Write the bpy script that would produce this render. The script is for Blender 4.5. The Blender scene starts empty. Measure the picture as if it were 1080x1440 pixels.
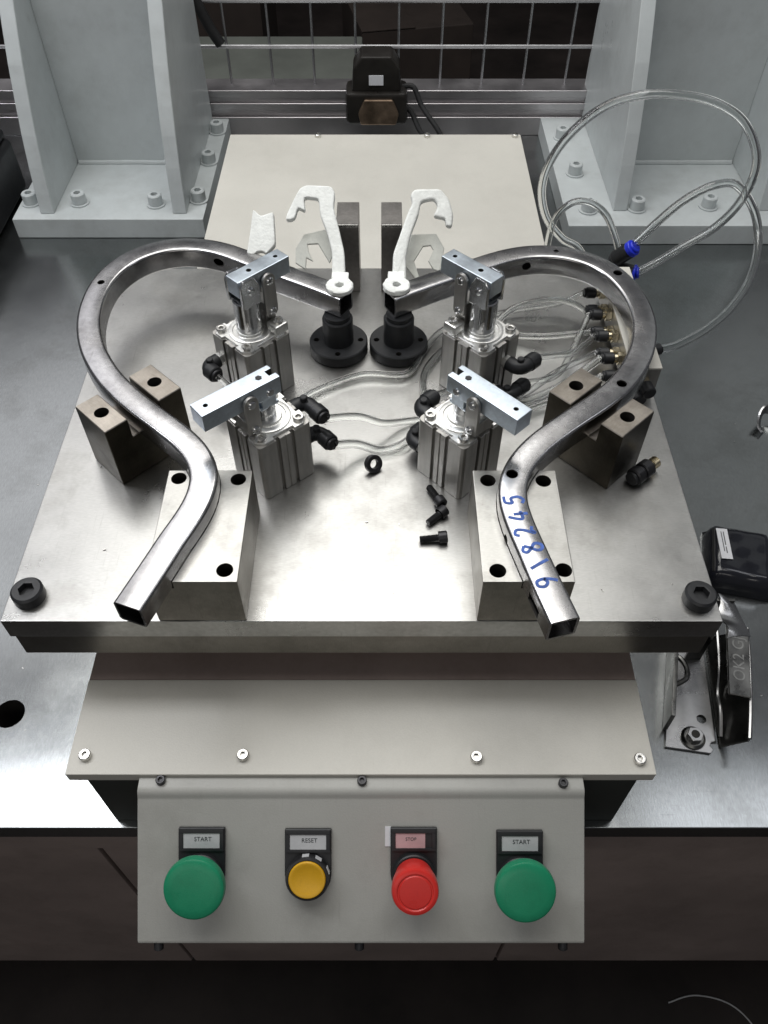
import bpy, bmesh, math, random
from mathutils import Matrix, Vector
random.seed(7)
S = 0.001                      # all shapes below are written in millimetres; z = 0 is the top of the fixture plate
R = math.radians
scene = bpy.context.scene
C = scene.collection

# ------------------------------------------------------------------ camera, world, lamps, exposure
cam_d = bpy.data.cameras.new("camera")
cam = bpy.data.objects.new("camera", cam_d); C.objects.link(cam)
cam.location = (0, 0, 0.484)
cam.rotation_euler = (R(90 - 50.5), 0, 0)
cam_d.sensor_fit = 'VERTICAL'; cam_d.sensor_height = 36; cam_d.lens = 28.75
cam_d.clip_start = 0.01; cam_d.clip_end = 50
scene.camera = cam

world = bpy.data.worlds.new("World"); scene.world = world; world.use_nodes = True
world.node_tree.nodes["Background"].inputs[0].default_value = (0.92, 0.94, 1.0, 1)
world.node_tree.nodes["Background"].inputs[1].default_value = 0.10

def area(name, loc, target, sx, sy, power, col):
    l = bpy.data.lights.new(name, 'AREA'); l.shape = 'RECTANGLE'
    l.size = sx; l.size_y = sy; l.energy = power; l.color = col
    o = bpy.data.objects.new(name, l); C.objects.link(o); o.location = loc
    if target: o.rotation_euler = (Vector(target) - Vector(loc)).to_track_quat('-Z', 'Y').to_euler()
    return o
area("ceiling_lamp_main", (-0.12, 1.18, 1.75), (-0.11, 1.08, 0), 1.45, 2.0, 32, (1.0, 0.985, 0.95))
area("ceiling_lamp_left", (-0.98, 0.685, 1.31), None, 0.95, 0.25, 9, (0.95, 0.96, 1.0))
area("ceiling_lamp_right", (1.08, 0.705, 1.31), None, 0.80, 0.27, 1.6, (0.93, 0.95, 1.0))
area("added_fill_far_left", (-1.55, 2.15, 1.75), (-0.9, 1.2, -0.2), 1.5, 1.2, 6, (0.98, 0.97, 1.0))  # added fill that brightens the left of the table
area("added_fill_far_right", (1.9, 2.5, 1.75), (0.9, 1.2, -0.2), 1.3, 1.2, 1.0, (0.96, 1.0, 0.98))  # weak added fill for the right of the table
area("added_fill_front", (-0.4, -1.1, 0.95), (0, 0.3, -0.2), 1.6, 0.5, 3.4, (1.0, 0.96, 0.90))  # added fill behind the camera, lifts the apron and console

vs = scene.view_settings
vs.view_transform = 'Standard'; vs.look = 'None'; vs.exposure = 0.0; vs.gamma = 1.0; vs.use_curve_mapping = False

# ------------------------------------------------------------------ materials
def mat(name, col, rough=0.5, metal=0.0, var=0.0, vscale=30, rvar=0.0, bump=0.0, bscale=400, stretch=(1, 1, 1),
        trans=0.0, ior=1.45, col2=None, coat=0.0, spec=0.5, wear=0.0, wstretch=(60, 3, 3)):
    m = bpy.data.materials.new(name); m.use_nodes = True
    nt = m.node_tree; b = nt.nodes["Principled BSDF"]
    b.inputs["Base Color"].default_value = (*col, 1); b.inputs["Roughness"].default_value = rough
    b.inputs["Metallic"].default_value = metal; b.inputs["Transmission Weight"].default_value = trans
    b.inputs["IOR"].default_value = ior; b.inputs["Coat Weight"].default_value = coat
    b.inputs["Specular IOR Level"].default_value = spec
    tc = nt.nodes.new("ShaderNodeTexCoord"); mp = nt.nodes.new("ShaderNodeMapping")
    mp.inputs["Scale"].default_value = stretch
    nt.links.new(tc.outputs["Object"], mp.inputs["Vector"])
    if var or rvar or col2:
        n = nt.nodes.new("ShaderNodeTexNoise"); n.inputs["Scale"].default_value = vscale
        n.inputs["Detail"].default_value = 7; n.inputs["Roughness"].default_value = 0.62
        nt.links.new(tc.outputs["Object"], n.inputs["Vector"])
        n2 = nt.nodes.new("ShaderNodeTexNoise"); n2.inputs["Scale"].default_value = bscale
        n2.inputs["Detail"].default_value = 3
        nt.links.new(mp.outputs["Vector"], n2.inputs["Vector"])
        if var or col2:
            r = nt.nodes.new("ShaderNodeValToRGB")
            r.color_ramp.elements[0].position = 0.32; r.color_ramp.elements[1].position = 0.68
            c2 = col2 if col2 else tuple(c * (1 + var) for c in col)
            r.color_ramp.elements[0].color = (*(c * (1 - var) for c in col), 1)
            r.color_ramp.elements[1].color = (*c2, 1)
            nt.links.new(n.outputs["Fac"], r.inputs["Fac"])
            mx = nt.nodes.new("ShaderNodeMix"); mx.data_type = 'RGBA'; mx.blend_type = 'MULTIPLY'
            mx.inputs["Factor"].default_value = 0.35 if metal > .5 else 0.12
            nt.links.new(r.outputs["Color"], mx.inputs["A"]); nt.links.new(n2.outputs["Fac"], mx.inputs["B"])
            ml = nt.nodes.new("ShaderNodeVectorMath"); ml.operation = 'SCALE'; ml.inputs["Scale"].default_value = 1.2 if metal > .5 else 1.06
            nt.links.new(mx.outputs["Result"], ml.inputs[0])
            nt.links.new(ml.outputs[0], b.inputs["Base Color"])
        if rvar:
            mr = nt.nodes.new("ShaderNodeMapRange")
            mr.inputs["From Min"].default_value = 0.3; mr.inputs["From Max"].default_value = 0.7
            mr.inputs["To Min"].default_value = max(0.03, rough - rvar); mr.inputs["To Max"].default_value = rough + rvar
            nt.links.new(n.outputs["Fac"], mr.inputs["Value"]); nt.links.new(mr.outputs[0], b.inputs["Roughness"])
    if wear:
        # fine scratches and rubbed smears: two stretched noises, thresholded, shifting colour and gloss
        acc = None
        for st_, sc_, lo in ((wstretch, 9, .60), ((wstretch[1], wstretch[0], wstretch[2]), 7, .63), ((3, 3, 3), 5, .50)):
            m2 = nt.nodes.new("ShaderNodeMapping"); m2.inputs["Scale"].default_value = st_; m2.inputs["Rotation"].default_value = (0, 0, .13 * sc_)
            nt.links.new(tc.outputs["Object"], m2.inputs["Vector"])
            n4 = nt.nodes.new("ShaderNodeTexNoise"); n4.inputs["Scale"].default_value = sc_; n4.inputs["Detail"].default_value = 5; n4.inputs["Roughness"].default_value = .7
            nt.links.new(m2.outputs[0], n4.inputs["Vector"])
            m3 = nt.nodes.new("ShaderNodeMapRange"); m3.inputs["From Min"].default_value = lo; m3.inputs["From Max"].default_value = lo + .16
            nt.links.new(n4.outputs["Fac"], m3.inputs["Value"])
            if acc is None: acc = m3.outputs[0]
            else:
                ad = nt.nodes.new("ShaderNodeMath"); ad.operation = 'ADD'; ad.use_clamp = True
                nt.links.new(acc, ad.inputs[0]); nt.links.new(m3.outputs[0], ad.inputs[1]); acc = ad.outputs[0]
        src = b.inputs["Base Color"].links[0].from_socket if b.inputs["Base Color"].links else None
        mw_ = nt.nodes.new("ShaderNodeMix"); mw_.data_type = 'RGBA'; mw_.blend_type = 'MULTIPLY'
        sc2 = nt.nodes.new("ShaderNodeMath"); sc2.operation = 'MULTIPLY'; sc2.inputs[1].default_value = wear; nt.links.new(acc, sc2.inputs[0])
        nt.links.new(sc2.outputs[0], mw_.inputs["Factor"])
        if src: nt.links.new(src, mw_.inputs["A"])
        else: mw_.inputs["A"].default_value = (*col, 1)
        mw_.inputs["B"].default_value = (.42, .40, .37, 1)
        nt.links.new(mw_.outputs["Result"], b.inputs["Base Color"])
        if b.inputs["Roughness"].links:
            rs = b.inputs["Roughness"].links[0].from_socket
            ar = nt.nodes.new("ShaderNodeMath"); ar.operation = 'MULTIPLY_ADD'; ar.inputs[1].default_value = .16 * wear
            nt.links.new(acc, ar.inputs[0]); nt.links.new(rs, ar.inputs[2]); nt.links.new(ar.outputs[0], b.inputs["Roughness"])
    if bump:
        n3 = nt.nodes.new("ShaderNodeTexNoise"); n3.inputs["Scale"].default_value = bscale; n3.inputs["Detail"].default_value = 4
        nt.links.new(mp.outputs["Vector"], n3.inputs["Vector"])
        bp = nt.nodes.new("ShaderNodeBump"); bp.inputs["Strength"].default_value = bump; bp.inputs["Distance"].default_value = 0.0006
        nt.links.new(n3.outputs["Fac"], bp.inputs["Height"]); nt.links.new(bp.outputs["Normal"], b.inputs["Normal"])
    return m

M = {}
M['plate'] = mat('ground_steel', (0.44, 0.438, 0.425), .31, 1, .10, 9, .08, .10, 260, (1, 9, 1), wear=.32)
M['plate2'] = mat('milled_steel', (0.25, 0.235, 0.21), .34, 1, .14, 14, .08, .12, 260, (9, 1, 1), wear=.3)
M['block'] = mat('bright_milled_steel', (0.43, 0.425, 0.405), .36, 1, .10, 22, .07, .14, 300, (1, 7, 1), wear=.4)
M['rusty'] = mat('brownish_ground_steel', (0.33, 0.295, 0.255), .34, 1, .2, 26, .08, .14, 300, (6, 1, 1), col2=(0.47, 0.43, 0.38), wear=.5)
M['slotside'] = mat('darker_steel_sides', (0.085, 0.075, 0.058), .36, 1, .3, 26, .08, .14, 300, (6, 1, 1), wear=.4)  # darker steel for the slotted block faces that do not point up
M['blockside'] = mat('darker_milled_sides', (0.24, 0.225, 0.20), .36, 1, .16, 22, .08, .14, 300, (7, 1, 1), wear=.4)  # darker steel for the grooved block faces that do not point up
M['greyblock'] = mat('grey_machined_steel', (0.32, 0.305, 0.29), .40, 1, .10, 24, .06, .10, 300, wear=.3)
M['tube'] = mat('drawn_tube_steel', (0.50, 0.495, 0.50), .21, 1, .14, 16, .07, .05, 200, wear=.35)
M['table'] = mat('brushed_table_steel', (0.36, 0.375, 0.375), .20, 1, .10, 5, .05, .03, 160, (7, 1, 1), wear=.2, wstretch=(3, 40, 3))
M['zinc'] = mat('zinc_plated_steel', (0.60, 0.67, 0.74), .34, 1, .08, 40, .06, .08, 300)
M['alu'] = mat('anodised_aluminium', (0.46, 0.45, 0.43), .40, 1, .06, 40, .05, .08, 300, (1, 1, .1), wear=.2)
M['alutop'] = mat('machined_aluminium', (0.78, 0.78, 0.76), .34, 1, .12, 60, .1, .1, 500)
M['chrome'] = mat('chromed_steel', (0.70, 0.71, 0.72), .14, 1, .05, 60, .05)
M['screw'] = mat('stainless_screw', (0.68, 0.67, 0.64), .26, 1, .08, 200, .06)
M['blackox'] = mat('black_oxide_steel', (0.045, 0.045, 0.048), .38, .6, .2, 80, .08)
M['hole'] = mat('dark_oiled_bore', (0.03, 0.028, 0.025), .6, .3, .2, 100)
M['blackpl'] = mat('black_plastic', (0.018, 0.019, 0.021), .42, 0, .2, 60, .08, .05, 600)
M['rubber'] = mat('black_rubber', (0.016, 0.016, 0.017), .62, 0, .2, 60, .06, .08, 700)
M['cream'] = mat('cream_powder_coat', (0.58, 0.566, 0.515), .44, 0, .05, 8, .05, .22, 900, wear=.08)
M['console'] = mat('light_grey_powder_coat', (0.385, 0.385, 0.36), .42, 0, .06, 7, .08, .14, 900, wear=.17)
M['postpaint'] = mat('blue_grey_paint', (0.53, 0.565, 0.57), .34, 0, .08, 6, .08, .10, 60, wear=.16)
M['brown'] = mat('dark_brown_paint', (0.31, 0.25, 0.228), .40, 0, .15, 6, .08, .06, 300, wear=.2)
M['darkgreen'] = mat('dark_olive_paint', (0.035, 0.04, 0.036), .45, 0, .15, 8, .06, .06, 300)
M['white'] = mat('chalky_white_coating', (0.88, 0.90, 0.87), .8, 0, .08, 90, 0, .9, 420, wear=.3, wstretch=(9, 9, 9))
M['webgrey'] = mat('pale_grey_coating', (0.62, 0.63, 0.58), .7, 0, .1, 60, 0, .4, 420)
M['green'] = mat('green_button_plastic', (0.012, 0.235, 0.115), .33, 0, .06, 50, .08, .10, 900, wear=.25, wstretch=(30, 6, 6))
M['red'] = mat('red_button_plastic', (0.62, 0.028, 0.022), .33, 0, .05, 50, .08, .08, 900, wear=.2, wstretch=(30, 6, 6))
M['yellow'] = mat('amber_button_plastic', (0.66, 0.36, 0.012), .33, 0, .06, 60, .05, .10, 900, wear=.25, wstretch=(40, 8, 8))
M['label'] = mat('silver_white_legend_card', (0.50, 0.51, 0.52), .4, 0, .05, 90)
M['pink'] = mat('pink_faded_legend_card', (0.52, 0.34, 0.35), .5, 0, .1, 90)
M['paper'] = mat('white_paper', (0.72, 0.73, 0.76), .6, 0, .03, 90)
M['ink'] = mat('dark_print', (0.05, 0.055, 0.06), .6)
M['blueink'] = mat('blue_marker_ink', (0.05, 0.12, 0.42), .5, 0, .3, 200)
M['blue'] = mat('blue_release_collar', (0.02, 0.04, 0.62), .35, 0, .1, 200)
M['brass'] = mat('nickel_plated_brass', (0.60, 0.54, 0.40), .26, 1, .1, 120, .08)
M['hose'] = mat('clear_polyurethane', (0.95, 0.96, 0.955), .04, 0, trans=1.0, ior=1.40)
M['wire'] = mat('galvanised_wire', (0.42, 0.42, 0.43), .45, 1, .1, 40)
M['rail'] = mat('aluminium_profile', (0.52, 0.50, 0.51), .40, 1, .1, 12, .06, .1, 200, (1, 20, 20))
M['motor'] = mat('dark_motor_paint', (0.020, 0.018, 0.016), .34, 0, .2, 30, .08)
M['bronze_sheen'] = mat('bronze_reflection', (0.30, 0.22, 0.16), .42, 1, .3, 30, .1)
M['floor'] = mat('dark_workshop_floor', (0.028, 0.022, 0.020), .6, 0, .5, 4, wear=.3)
M['wall'] = mat('dark_workshop_wall', (0.035, 0.028, 0.028), .8, 0, .4, 2)
M['crate'] = mat('dull_green_grey_paint', (0.13, 0.14, 0.125), .6, 0, .2, 5)
M['carton'] = mat('dim_brown_board', (0.035, 0.026, 0.022), .7, 0, .3, 5)
M['sheet'] = mat('stamped_sheet_steel', (0.46, 0.46, 0.46), .28, 1, .1, 18, .06, .05, 120)
M['emboss'] = mat('rubbed_embossing', (0.30, 0.30, 0.29), .35, 1, .3, 90)
M['darksheet'] = mat('dark_stamped_steel', (0.17, 0.17, 0.165), .32, 1, .3, 40, .1, .1, 200)
M['bag'] = mat('black_plastic_film', (0.012, 0.013, 0.018), .16, 0, .2, 40, .06, .5, 60, coat=.5)

# ------------------------------------------------------------------ mesh helpers
class MB:
    """collects vertices and faces (millimetres)"""
    def __init__(s): s.v = []; s.f = []
    def raw(s, vs_, fs_, mx=None):
        o = len(s.v)
        s.v += [tuple(mx @ Vector(p)) if mx else tuple(p) for p in vs_]
        s.f += [tuple(i + o for i in f) for f in fs_]
        return s
    def bm(s, bm, mx=None):
        bm.verts.ensure_lookup_table(); bm.verts.index_update()
        s.raw([v.co[:] for v in bm.verts], [[v.index for v in f.verts] for f in bm.faces], mx); bm.free(); return s
    def box(s, x0, x1, y0, y1, z0, z1, bev=0.0, mx=None, seg=2):
        bm = bmesh.new(); bmesh.ops.create_cube(bm, size=1)
        for v in bm.verts:
            v.co = ((x0 + x1) / 2 + v.co.x * (x1 - x0), (y0 + y1) / 2 + v.co.y * (y1 - y0), (z0 + z1) / 2 + v.co.z * (z1 - z0))
        if bev: bmesh.ops.bevel(bm, geom=bm.edges[:], offset=bev, segments=seg, profile=.5, affect='EDGES')
        return s.bm(bm, mx)
    def prism(s, poly, a, b, mx=None, bev=0.0, seg=1):
        """polygon in local xy pushed from z=a to z=b"""
        bm = bmesh.new()
        lo = [bm.verts.new((p[0], p[1], a)) for p in poly]; hi = [bm.verts.new((p[0], p[1], b)) for p in poly]
        n = len(poly)
        bm.faces.new(lo[::-1]); bm.faces.new(hi)
        for i in range(n): bm.faces.new((lo[i], lo[(i + 1) % n], hi[(i + 1) % n], hi[i]))
        bmesh.ops.recalc_face_normals(bm, faces=bm.faces[:])
        if bev: bmesh.ops.bevel(bm, geom=bm.edges[:], offset=bev, segments=seg, profile=.5, affect='EDGES', clamp_overlap=True)
        return s.bm(bm, mx)
    def lathe(s, prof, seg=24, mx=None):
        """profile (r, z) pairs; r = 0 closes the end"""
        vs_, fs_, rings = [], [], []
        for r, z in prof:
            if r < 1e-6: rings.append([len(vs_)]); vs_.append((0, 0, z))
            else:
                rings.append(list(range(len(vs_), len(vs_) + seg)))
                vs_ += [(r * math.cos(2 * math.pi * k / seg), r * math.sin(2 * math.pi * k / seg), z) for k in range(seg)]
        for a, b in zip(rings, rings[1:]):
            for k in range(seg):
                q = [a[k % len(a)], a[(k + 1) % len(a)], b[(k + 1) % len(b)], b[k % len(b)]]
                q = list(dict.fromkeys(q))
                if len(q) > 2: fs_.append(q)
        return s.raw(vs_, fs_, mx)
    def cyl(s, p0, p1, r, seg=24, bev=.5, r1=None):
        p0, p1 = Vector(p0), Vector(p1); L = (p1 - p0).length; r1 = r if r1 is None else r1
        bev = min(bev, r * .4, L * .4)
        return s.lathe([(0, 0), (r - bev, 0), (r, bev), (r1, L - bev), (r1 - bev, L), (0, L)], seg, axis(p0, p1))
    def sweep(s, path, prof, closed=True, flat=False, caps=True):
        """sweep a 2D profile (side, up) along a path"""
        P = [Vector(p) for p in path]; n = len(prof); rings = []; vs_ = []; fs_ = []
        up = None
        for i, p in enumerate(P):
            t = (P[min(i + 1, len(P) - 1)] - P[max(i - 1, 0)]).normalized()
            if flat: u = Vector((0, 0, 1))
            else:
                if up is None: up = t.orthogonal().normalized()
                up = (up - t * up.dot(t)).normalized(); u = up
            sd = t.cross(u).normalized()
            rings.append(range(len(vs_), len(vs_) + n)); vs_ += [tuple(p + sd * a + u * b) for a, b in prof]
        for a, b in zip(rings, rings[1:]):
            for k in range(n): fs_.append((a[k], a[(k + 1) % n], b[(k + 1) % n], b[k]))
        if caps: fs_.append(tuple(rings[0])[::-1]); fs_.append(tuple(rings[-1]))
        return s.raw(vs_, fs_)
    def rod(s, path, r, seg=10):
        return s.sweep(path, [(r * math.cos(2 * math.pi * k / seg), r * math.sin(2 * math.pi * k / seg)) for k in range(seg)])
    def hollow(s, path, outer, inner, flat=True):
        """closed hollow tube: outer and inner shells joined by ring faces at the ends"""
        n = len(outer); o = MB().sweep(path, outer, flat=flat, caps=False); i = MB().sweep(path, inner, flat=flat, caps=False)
        vs_ = o.v + i.v; k0 = len(o.v)
        fs_ = list(o.f) + [tuple(k0 + q for q in f[::-1]) for f in i.f]
        e = k0 - n
        for k in range(n):
            k1 = (k + 1) % n
            fs_.append((k1, k, k0 + k, k0 + k1)); fs_.append((e + k, e + k1, k0 + e + k1, k0 + e + k))
        return s.raw(vs_, fs_)
    def mesh(s, name, off=(0, 0, 0), sharp=32):
        me = bpy.data.meshes.new(name)
        me.from_pydata([((x - off[0]) * S, (y - off[1]) * S, (z - off[2]) * S) for x, y, z in s.v], [], s.f)
        bm = bmesh.new(); bm.from_mesh(me); bmesh.ops.recalc_face_normals(bm, faces=bm.faces[:]); bm.to_mesh(me); bm.free()
        me.shade_smooth(); me.set_sharp_from_angle(angle=R(sharp)); return me

def axis(p0, p1):
    """matrix whose z axis runs from p0 to p1"""
    p0, p1 = Vector(p0), Vector(p1)
    return Matrix.Translation(p0) @ (p1 - p0).to_track_quat('Z', 'Y').to_matrix().to_4x4()
def T(x, y, z): return Matrix.Translation((x, y, z))
def RZ(a): return Matrix.Rotation(R(a), 4, 'Z')

ORG = {}      # object -> its local origin in millimetres (so that parts can be written in the thing's frame)
def tag(o, label, cat, group=None, kind=None):
    if label: o['label'] = label
    if cat: o['category'] = cat
    if group: o['group'] = group
    if kind: o['kind'] = kind
    return o
def thing(name, label, cat, loc, rz=0, group=None):
    o = bpy.data.objects.new(name, None); C.objects.link(o); o.empty_display_size = .02
    o.location = Vector(loc) * S; o.rotation_euler = (0, 0, R(rz)); ORG[o.name] = Vector(loc)
    return tag(o, label, cat, group)
def part(name, mb, m, parent=None, local=False, label=None, loc=None, sharp=32):
    """a mesh child; written in world millimetres unless local"""
    off = Vector((0, 0, 0))
    if loc is not None: off = Vector(loc)
    elif parent is not None and not local: off = ORG.get(parent.name, Vector((0, 0, 0)))
    me = mb.mesh(name, off, sharp); me.materials.append(M[m])
    o = bpy.data.objects.new(name, me); C.objects.link(o)
    if parent is not None: o.parent = parent
    ORG[o.name] = off
    if loc is not None: o.location = off * S
    if label: o['label'] = label
    return o
def solo(name, mb, m, loc, label, cat, group=None, kind=None):
    return tag(part(name, mb, m, None, loc=loc), label, cat, group, kind)
def cut(o, cutters):
    """boolean-subtract solid shapes (world mm; same frame as the part)"""
    mb = MB()
    for c in cutters: mb.raw(c.v, c.f)
    me = mb.mesh('cutter', ORG[o.name]); me.materials.append(M['hole'])
    co = bpy.data.objects.new('cutter', me); C.objects.link(co)
    co.matrix_world = o.matrix_world if o.parent is None else Matrix()
    par = o.parent; o.parent = None; mw = o.location.copy(); o.location = (0, 0, 0); co.location = (0, 0, 0)
    md = o.modifiers.new('b', 'BOOLEAN'); md.operation = 'DIFFERENCE'; md.object = co; md.solver = 'EXACT'; md.material_mode = 'TRANSFER'
    dg = bpy.context.evaluated_depsgraph_get(); dg.update()
    nm = bpy.data.meshes.new_from_object(o.evaluated_get(dg)); nm.name = o.data.name
    o.modifiers.clear(); o.data = nm; nm.shade_smooth(); nm.set_sharp_from_angle(angle=R(32))
    bpy.data.objects.remove(co); o.parent = par; o.location = mw
    return o
def darken_flanks(o, top, side):
    """upward faces keep their material, all others get a darker one; bores keep their own material"""
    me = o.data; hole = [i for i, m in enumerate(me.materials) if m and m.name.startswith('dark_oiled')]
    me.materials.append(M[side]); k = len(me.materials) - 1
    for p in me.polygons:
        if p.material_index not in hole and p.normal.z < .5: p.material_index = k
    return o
def drill(x, y, z0, z1, r, seg=28): return MB().lathe([(0, 0), (r, 0), (r, z1 - z0), (0, z1 - z0)], seg, T(x, y, z0))
def text_mb(body, size, mx):
    cu = bpy.data.curves.new('t', 'FONT'); cu.body = body; cu.size = size; cu.align_x = 'CENTER'; cu.align_y = 'CENTER'; cu.extrude = .08
    o = bpy.data.objects.new('t', cu); C.objects.link(o)
    dg = bpy.context.evaluated_depsgraph_get(); dg.update()
    me = bpy.data.meshes.new_from_object(o.evaluated_get(dg))
    mb = MB().raw([v.co[:] for v in me.vertices], [list(p.vertices) for p in me.polygons], mx)
    bpy.data.objects.remove(o); bpy.data.meshes.remove(me); return mb
def spline(pts, n=8):
    P = [Vector(p) for p in pts]; out = []
    for i in range(len(P) - 1):
        a = P[max(i - 1, 0)]; b = P[i]; c = P[i + 1]; d = P[min(i + 2, len(P) - 1)]
        for k in range(n):
            t = k / n
            out.append(.5 * ((2 * b) + (c - a) * t + (2 * a - 5 * b + 4 * c - d) * t * t + (3 * b - a - 3 * c + d) * t ** 3))
    out.append(P[-1]); return out
HEX = [(math.cos(R(60 * k)), math.sin(R(60 * k))) for k in range(6)]
def socket_screw(r, hgt, mx, seg=24):
    """cap screw head with a real hexagon socket, base at z = 0"""
    mb = MB(); hr = r * .52; d = hgt * .55
    mb.lathe([(r, 0), (r, hgt - r * .14), (r * .86, hgt), (hr * 1.12, hgt)], seg, mx)
    vs_ = [(hr * 1.12 * math.cos(2 * math.pi * k / seg), hr * 1.12 * math.sin(2 * math.pi * k / seg), hgt) for k in range(seg)]
    vs_ += [(hr * x, hr * y, hgt - .1) for x, y in HEX] + [(hr * x, hr * y, hgt - d) for x, y in HEX]
    fs_ = [tuple(range(seg + 6, seg + 12))]
    for k in range(6): fs_.append((seg + k, seg + (k + 1) % 6, seg + 6 + (k + 1) % 6, seg + 6 + k))
    q = seg // 6
    for k in range(6):
        ring = [(k * q + j) % seg for j in range(q + 1)]
        fs_.append(tuple(ring) + (seg + (k + 1) % 6, seg + k))
    return mb.raw(vs_, fs_, mx)

# ------------------------------------------------------------------ the setting: table, cabinet front, floor, dark hall behind
TZ = -193
def struct(name, mb, m, parent=None):
    o = part(name, mb, m, parent)
    if parent is None: o['kind'] = 'structure'
    return o
table = struct('table_top', MB().box(-1100, 1100, 224.5, 1560, TZ - 22, TZ, 1.2), 'table')
cut(table, [drill(-334, 325, TZ - 40, TZ + 5, 13.5)])
struct('table_bore_floor', MB().lathe([(0, 0), (16, 0), (16, 2), (0, 2)], 24, T(-334, 325, TZ - 40)).lathe([(13.6, 0), (16, 0), (16, 18), (13.6, 18), (13.6, 0)], 24, T(-334, 325, TZ - 40)), 'hole', table)
front = struct('cabinet_front', MB().box(-1100, 1100, 246, 1500, -790, TZ - 41, 1).box(-300, 1100, 246.2, 1500, TZ - 42, TZ - 22.5), 'brown')
struct('apron_rail', MB().box(-1100, 1100, 230, 245.8, -262, TZ - 23, 1), 'brown', front)
for a, b in ((-620, -262), (-258, 150), (154, 600)):
    struct('door_panel', MB().box(a, b, 238, 245.8, -770, -268, 2), 'brown', front)
struct('floor', MB().box(-3500, 3500, -1500, 5200, -880, -850), 'floor')
struct('hall_wall', MB().box(-3500, 3500, 4300, 4350, -850, 1500), 'wall')

# ------------------------------------------------------------------ base housing with its two cream covers
t = thing('base_housing', 'long low machine housing with cream sheet covers under the steel plate', 'machine base', (-16, 700, TZ))
part('housing_body', MB().box(-219, 187, 231, 1164, TZ + .3, -83.2, 1.0), 'darkgreen', t)
part('shaded_cover', MB().box(-225.6, 192.6, 299.3, 717.6, -83.1, -80.9, .3), 'brown', t)  # brown colour stands in for the plate's shadow on the continuing cover
part('riser', MB().box(-200, 168, 335, 700, -80.8, -47.4, .5), 'brown', t)
fc = part('front_cover', MB().box(-226, 193, 224.5, 299, -83, -80.4, .8).box(-225.6, 192.6, 224.6, 226.4, -91, -82.5, .4), 'cream', t)
for x, y in ((-214, 238), (-101, 238), (66, 236.5), (182.5, 235)):
    part('cover_screw', socket_screw(4.3, 4.2, T(x, y, -80.4)), 'screw', fc)
rc = part('rear_cover', MB().box(-222, 197, 718, 1172, -83, -80.4, .8), 'cream', t)
for x, y in ((-95, 1165), (62, 1165), (188, 1165)):
    part('cover_screw', socket_screw(4.5, 4.5, T(x, y, -80.4)), 'screw', rc)

# ------------------------------------------------------------------ fixture plate: two stacked plates
t = thing('fixture_plate', 'big flat ground-steel fixture plate carrying the clamps and blocks', 'plate', (-15.5, 510, -47))
part('top_plate', MB().box(-265.5, 234.5, 301, 720.5, -20.5, 0, .8), 'plate', t)
part('lower_plate', MB().box(-263.5, 232.5, 303, 718, -47, -21.2, .8), 'plate2', t)
for x, y, n in ((-250, 321.5, 'left'), (221, 318.5, 'right')):
    part('corner_plug', socket_screw(11.2, 9.5, T(x, y, 0), 36), 'blackpl', t, label='black round corner plug with hexagon socket')

# ------------------------------------------------------------------ bent square tubes
PL = [(-158.0,274.8),(-153.1,288.2),(-148.2,301.5),(-143.4,314.9),(-138.6,328.4),(-133.2,341.9),(-128.6,355.7),(-126.0,369.7),(-126.3,383.9),(-130.6,397.6),(-138.2,410.2),(-147.8,421.4),(-158.4,431.4),(-169.0,441.0),(-179.6,450.4),(-190.2,460.3),(-200.4,470.7),(-210.0,481.7),(-218.7,493.2),(-226.4,505.4),(-233.3,518.0),(-239.0,531.1),(-243.5,544.6),(-246.8,558.4),(-248.8,572.5),(-249.4,586.7),(-248.8,600.9),(-246.3,615.6),(-241.6,629.8),(-234.4,642.8),(-224.6,654.2),(-212.4,662.9),(-198.7,668.5),(-184.4,670.6),(-170.0,669.6),(-155.9,666.0),(-142.6,660.2),(-130.2,653.0),(-118.0,645.4),(-106.0,637.8),(-93.8,630.4),(-81.6,623.2),(-69.3,616.0),(-57.1,608.7),(-45.0,601.1),(-33.1,593.3)]
PR = [(109.9,264.6),(106.3,278.2),(102.7,291.7),(99.3,305.4),(96.0,319.0),(92.6,332.8),(89.8,346.6),(88.3,360.6),(89.5,374.6),(93.8,388.0),(100.8,400.5),(109.6,411.8),(119.6,422.1),(130.1,431.6),(140.8,440.7),(151.8,449.7),(162.8,458.9),(173.4,468.7),(183.2,479.3),(191.8,490.6),(199.3,502.7),(205.7,515.2),(210.8,528.3),(214.6,541.8),(217.1,555.6),(218.0,569.6),(217.3,583.6),(215.0,597.8),(210.9,611.9),(204.6,625.4),(195.9,637.4),(184.8,647.0),(171.9,653.9),(157.9,657.9),(143.7,659.0),(129.4,657.6),(115.6,653.8),(102.8,648.4),(90.3,641.9),(78.0,635.2),(65.7,628.4),(53.4,621.6),(41.1,614.7),(29.0,607.7),(16.9,600.5),(4.9,593.3)]
def rsq(h, r, n=4):
    out = []
    for cx, cy, a0 in ((h - r, h - r, 0), (r - h, h - r, 90), (r - h, r - h, 180), (h - r, r - h, 270)):
        for k in range(n + 1):
            a = R(a0 + 90 * k / n); out.append((cx + r * math.cos(a), cy + r * math.sin(a)))
    return out
def tube_path(P, z, n=3): return spline([(x, y, z) for x, y in P], n)
def bent_tube(P, label, holes):
    t = thing('bent_square_tube', label, 'steel tube', (P[5][0], P[5][1], 40), 0, 'bent square tubes held in the fixture')
    b = part('tube_body', MB().hollow(tube_path(P, 50), rsq(10, 2.6), rsq(8.3, 1.2)), 'tube', t)
    cut(b, holes)
    return t
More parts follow.
